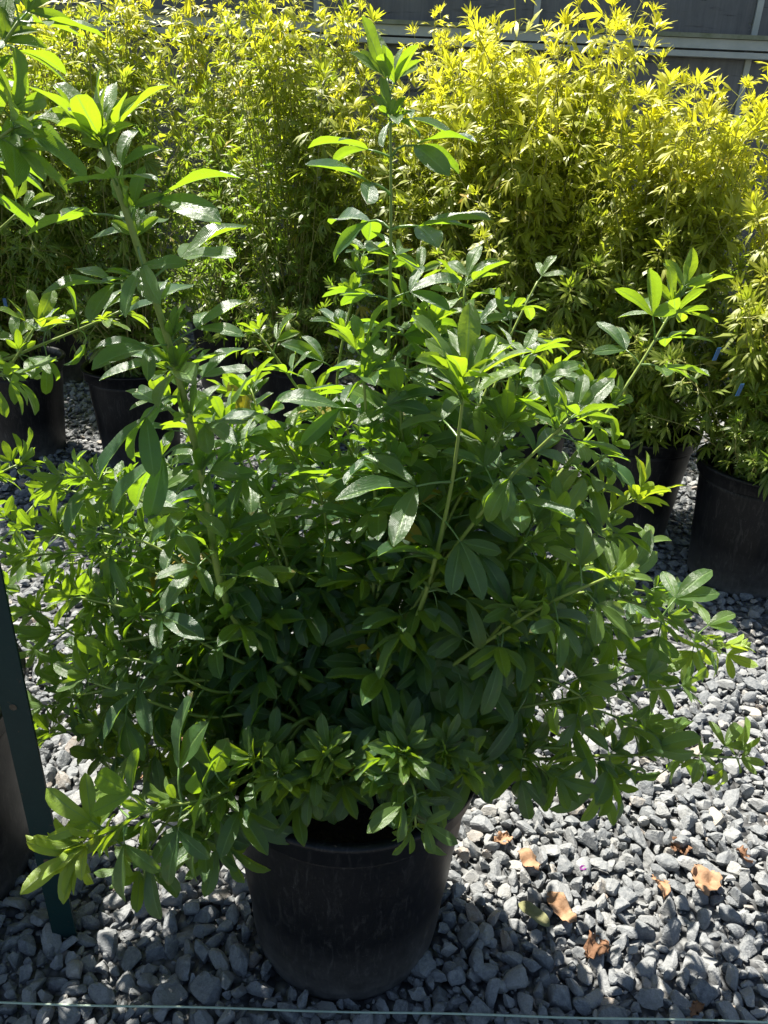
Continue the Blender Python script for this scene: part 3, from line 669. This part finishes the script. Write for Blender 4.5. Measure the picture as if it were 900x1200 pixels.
for pl, idx in plants.values():
    rootm = np.array(pl.root.location)
    stems = []
    lump = Buf()
    tl = []
    for path, rad, sides, bark, own_mesh in pl.stems:
        V, F = tube_geo(path - rootm, rad, sides)
        L = np.linspace(1, 0, len(path) + 1); tn = np.repeat(np.clip((L - 0.55) * 2.2, 0, 1) * bark, sides)
        if own_mesh:
            me = mesh_np('stem', V, F, M['stem' if pl.kind == 'broad' else 'gold_stem'], tint=tn)
            stems.append(obj('stem', me, pl.root))
        else:
            stems.append(None); lump.add(V, F); tl.append(tn)
    if lump.n:
        tag(obj('twigs', mesh_np('twigs', np.concatenate(lump.V), np.concatenate(lump.F), M['gold_stem'], tint=np.concatenate(tl)), pl.root), kind='stuff')
    idx = sorted(idx, key=lambda i: -seen[i]); single = [i for i in idx[:pl.nparts] if seen[i] > 0]; ss = set(single)
    for i in single:
        l = LEAVES[i]
        par = stems[l['stem']] or pl.root
        o = bpy.data.objects.new('leaf', BANKME[l['key']]); link(o, par)
        m = l['m'].copy(); m[:3, 3] -= rootm; o.matrix_local = Matrix(m.tolist()); o['tint'] = float(l['tint'])
    Vs, Fs, Us, Ts, n0 = [], [], [], [], 0
    for i in idx:
        if i in ss: continue
        l = LEAVES[i]; V, F, U = BANK[l['key']]; m = l['m']
        Vs.append(V @ m[:3, :3].T + m[:3, 3] - rootm); Fs.append(F + n0); Us.append(U); Ts.append(np.full(len(V), l['tint'])); n0 += len(V)
    if Vs:
        tag(obj('foliage', mesh_np('foliage', np.concatenate(Vs), np.concatenate(Fs), M['green_leaf' if pl.kind == 'broad' else 'gold_leaf'], uv=np.concatenate(Us), tint=np.concatenate(Ts)), pl.root), kind='stuff')

# ------------------------------------------------------------------ post, twine, pot tag
pb = G(92, 1105)
post = empty('steel_post', (pb.x, pb.y, 0)); tag(post, 'dark green painted steel angle post at the left edge beside the pots', 'post')
H = 0.80; w = 0.040; t = 0.004
post_w = obj('flange', Buf().box((-w / 2, 0, H / 2 - 0.03), (w, t, H)).mesh('flange', M['post'], False), post)
obj('flange', Buf().box((-w + t / 2, w / 2 + 0.004, H / 2 - 0.03), (t, w, H)).mesh('flange', M['post'], False), post)
for z in np.arange(0.2, 0.7, 0.31):
    o = obj('bolt_hole', Buf().lathe([(0.0005, 0), (0.004, 0.0), (0.0052, 0.0008), (0.0056, 0)], 12).mesh('bolt_hole', M['rust']), post_w)
    o.location = (-w * 0.55, -t / 2 - 0.0005, z); o.rotation_euler = (R(90), 0, 0)
ta, tb = G(-120, 1172, 0.034), G(1020, 1201, 0.034)
tp = np.array([np.array(ta) * (1 - f) + np.array(tb) * f + np.array((0, 0, 0.0015 * math.sin(f * 25))) for f in np.linspace(0, 1, 60)])
tag(obj('garden_twine', Buf().tube(tp, 0.0016, 6).mesh('garden_twine', M['twine'])), 'thin pale green twine stretched over the gravel in front of the pot', 'twine')
tgo = obj('plant_tag', Buf().box((0, 0, 0), (0.026, 0.0012, 0.036), R(-65), 0.12).mesh('plant_tag', M['whitetag'], False), main)
tgo.location = (0.190 * math.cos(R(208)), 0.190 * math.sin(R(208)), 0.325)

# ------------------------------------------------------------------ gravel
def ico(sub):
    import bmesh
    bm = bmesh.new(); bmesh.ops.create_icosphere(bm, subdivisions=sub, radius=1.0)
    V = np.array([v.co[:] for v in bm.verts]); F = np.array([[v.index for v in f.verts] for f in bm.faces]); bm.free()
    return V, F
def rock(sub, rg):
    V, F = ico(sub)
    nrm = rg.normal(size=(8, 3)); nrm /= np.linalg.norm(nrm, axis=1)[:, None]
    dd = rg.uniform(0.48, 0.80, 8)
    c = V @ nrm.T
    r = np.where(c > 0.05, dd / np.maximum(c, 0.05), 9).min(1)
    r = np.minimum(r, 1.4)
    V = V * r[:, None]
    ax = np.array((1.0, rg.uniform(0.62, 0.9), rg.uniform(0.45, 0.68)))
    return V * ax, F
rs = np.random.default_rng(5)
ROCK2 = [rock(3, rs) for _ in range(12)]; ROCK1 = [rock(2, rs) for _ in range(14)]; ROCK0 = [rock(1, rs) for _ in range(8)]
def rotm(rg, tilt=0.45):
    return np.array(Matrix.Rotation(rg.uniform(0, 6.28), 3, 'Z') @ Matrix.Rotation(rg.normal(0, tilt), 3, 'X') @ Matrix.Rotation(rg.normal(0, tilt), 3, 'Y') @ Matrix.Rotation(rg.uniform(0, 6.28), 3, 'Z'))
X0, X1, Y0, Y1 = -1.15, 1.15, 0.40, 1.75
cell = 0.05; grid = {}; near = []
nx = 36000
rads = np.sort(np.clip(rs.lognormal(math.log(0.0086), 0.32, nx), 0.0055, 0.021))[::-1]
pos = np.stack([rs.uniform(X0, X1, nx), rs.uniform(Y0, Y1, nx)], 1)
for i in range(nx):
    r = rads[i] if i > 14 else 0.024 - 0.0005 * i
    for att in range(2):
        if i <= 14: pos[i] = (rs.uniform(-0.5, 0.6), rs.uniform(0.66, 0.86))
        x, y = pos[i] if att == 0 else (rs.uniform(X0, X1), rs.uniform(Y0, Y1))
        gx_, gy_ = int(x // cell), int(y // cell); ok = True
        for ax in (-1, 0, 1):
            for ay in (-1, 0, 1):
                for (x2, y2, r2) in grid.get((gx_ + ax, gy_ + ay), ()):
                    if (x - x2) ** 2 + (y - y2) ** 2 < (0.80 * (r + r2)) ** 2: ok = False; break
                if not ok: break
            if not ok: break
        if ok:
            grid.setdefault((gx_, gy_), []).append((x, y, r)); near.append((x, y, r)); break
def tintval(): return float(np.clip(rs.beta(2.0, 2.2) * 0.9, 0, 1)) if rs.random() > 0.06 else float(rs.uniform(0.85, 1.0))
def height(x, y): return 0.006 * math.sin(x * 7 + 1) * math.sin(y * 9) + 0.004 * math.sin(x * 19 + y * 13)
near = [(x, y, r, r * 0.50 + 0.004 + height(x, y) + rs.normal(0, 0.004), rotm(rs, 0.55), tintval()) for x, y, r in near]
arr = np.array([(a_[0], a_[1], a_[3]) for a_ in near]); spx, spy, sdep = proj(arr)
score = []
for i, a_ in enumerate(near):
    u, v = spx[i], spy[i]; s_ = a_[2] / sdep[i]
    if not (4 < u < 896 and 600 < v < 1196): s_ = 0
    elif zb[int(v / SCL), int(u / SCL)] < sdep[i]: s_ = 0
    elif math.hypot((u - 410) / 125, 0) < 1 and 985 < v < 1165: s_ = 0
    elif math.hypot(a_[0] - PX, a_[1] - PY) < 0.17: s_ = 0
    score.append(s_)
big = set(i for i in np.argsort(score)[::-1][:300] if score[i] > 0)
mid = set(i for i in np.argsort(score)[::-1][300:1000] if score[i] > 0)
rock_me = [mesh_np('stone', V, F, M['stone'], smooth=False) for V, F in ROCK2]
def skip(x, y): return math.hypot(x - PX, y - PY) < 0.163 or math.hypot(x + 0.82, y - 0.98) < 0.185
Vs, Fs, Ts, n0 = [], [], [], 0
def put_rock(x, y, z, r, rm, tn, bank):
    global n0
    V, F = bank[int(rs.integers(len(bank)))]
    Vs.append(V @ rm.T * r + np.array((x, y, z))); Fs.append(F + n0); Ts.append(np.full(len(V), tn)); n0 += len(V)
for i, (x, y, r, z, rm, tn) in enumerate(near):
    if skip(x, y): continue
    r *= 1.30
    if i in big:
        o = bpy.data.objects.new('stone', rock_me[int(rs.integers(12))]); link(o, ground)
        m = np.eye(4); m[:3, :3] = rm * r; m[:3, 3] = (x, y, z); o.matrix_local = Matrix(m.tolist()); o['tint'] = tn
    else: put_rock(x, y, z, r, rm, tn, ROCK2 if i in mid else ROCK1)
for k in range(4500):                                      # a lower layer that fills the gaps
    x, y = rs.uniform(X0, X1), rs.uniform(Y0, Y1)
    if not skip(x, y): put_rock(x, y, height(x, y) + 0.001, rs.uniform(0.008, 0.014), rotm(rs, 0.8), tintval(), ROCK0)
for k in range(5000):                                      # grit and chips
    x, y = rs.uniform(X0, X1), rs.uniform(Y0, Y1)
    if not skip(x, y): put_rock(x, y, height(x, y) + rs.uniform(0.004, 0.014), rs.uniform(0.003, 0.006), rotm(rs, 0.8), tintval(), ROCK0)
sp = 0.034
for yy in np.arange(0.05, 5.0, sp):
    for xx in np.arange(-2.7, 2.7, sp):
        if X0 - 0.01 < xx < X1 + 0.01 and Y0 - 0.01 < yy < Y1 + 0.01: continue
        if yy < Y0 and abs(xx) > 1.4: continue
        x, y = xx + rs.normal(0, 0.007), yy + rs.normal(0, 0.007); r = float(np.clip(rs.lognormal(math.log(0.0185), 0.25), 0.010, 0.030))
        if math.hypot(x + 0.82, y - 0.98) < 0.185: continue
        put_rock(x, y, r * 0.35 + rs.normal(0, 0.003), r, rotm(rs), tintval(), ROCK0)
tag(obj('gravel', mesh_np('gravel', np.concatenate(Vs), np.concatenate(Fs), M['stone'], tint=np.concatenate(Ts), smooth=False), ground), kind='stuff')

# ------------------------------------------------------------------ litter on the gravel
def litter(px_, py_, L, W, rz, curl, mat, label, cat='fallen leaf', name='fallen_leaf', seed=0, ragged=0.0, z=0.030, tilt=0.2):
    rg = np.random.default_rng(seed); ns, nc = 14, 8
    V, F, U = leaflet(L, W, 0, 0.15, curl, 0.35, 0.05, np.zeros(3), ns, nc, rg, (0.6, 0.55))
    if ragged:
        V = V + rg.normal(0, ragged, V.shape) * (np.abs(U[:, :1] - 0.5) * 2)
        V[:, 2] += 0.006 * np.sin(V[:, 0] * 160 + seed) + 0.005 * np.sin(V[:, 1] * 190 + seed * 2)
    V[:, 0] -= V[:, 0].mean()
    me = mesh_np(name, V, F, M[mat]); o = obj(name, me); p = G(px_, py_, z)
    o.location = p; o.rotation_euler = (tilt, -0.1, rz)
    md = o.modifiers.new('thickness', 'SOLIDIFY'); md.thickness = 0.0006
    tag(o, label, cat, 'leaves fallen on the gravel' if cat == 'fallen leaf' else None)
litter(620, 1006, 0.060, 0.034, 1.9, 0.9, 'dry', 'curled tan dry leaf on gravel just right of the pot rim', seed=1, ragged=0.0015)
litter(590, 982, 0.040, 0.026, 0.5, 1.2, 'dry', 'small orange tan dry leaf, closest to the right side of the pot', seed=2, ragged=0.002)
litter(656, 1064, 0.075, 0.032, -1.2, 0.6, 'dry', 'long pinkish tan dry leaf with lengthwise ribs, right of the olive leaf', seed=3, ragged=0.001, z=0.036)
litter(626, 1071, 0.066, 0.026, -0.75, 0.4, 'olive', 'smooth olive green fallen leaf on the sunlit gravel', seed=4, z=0.034)
litter(700, 1107, 0.050, 0.042, 0.8, 1.0, 'dry_dark', 'crumpled dark brown leaf at the edge of the shadow', seed=5, ragged=0.003)
litter(775, 1037, 0.045, 0.030, 1.6, 0.9, 'dry', 'small ragged tan leaf left of the largest pale dry leaf', seed=6, ragged=0.0025)
litter(824, 1030, 0.062, 0.052, 1.2, 0.5, 'dry', 'largest pale crumpled dry leaf on the sunlit gravel at right', seed=7, ragged=0.003)
litter(797, 992, 0.040, 0.030, 0.2, 1.0, 'dry_dark', 'dark brown shrivelled leaf above the pale dry leaf at right', seed=8, ragged=0.003)
litter(872, 1002, 0.035, 0.026, 2.2, 0.8, 'dry_dark', 'small brown leaf scrap near the right edge of the gravel', seed=9, ragged=0.002)
litter(683, 1017, 0.013, 0.010, 0.4, 0.5, 'petal', 'tiny purple petal lying on the sunlit gravel', 'petal', 'flower_petal', seed=10)
litter(815, 1182, 0.022, 0.015, 0.9, 0.6, 'dry_dark', 'tiny rust brown leaf scrap in the shade at lower right', seed=11, ragged=0.0015)
litter(205, 860, 0.060, 0.036, 2.6, 0.8, 'dry', 'tan dry leaf on gravel under the left branches', seed=12, ragged=0.002)
litter(160, 905, 0.050, 0.034, 0.9, 0.9, 'dry', 'pale dry leaf on gravel between the two front pots', seed=13, ragged=0.002)
print('tris', sum(len(p.vertices) - 2 for m_ in bpy.data.meshes for p in m_.polygons) if False else sum(len(m_.loops) - 2 * len(m_.polygons) for m_ in bpy.data.meshes), 'cut', CUT, 'leaves', len(LEAVES), 'stones', len(near), 'objects', len(bpy.data.objects))
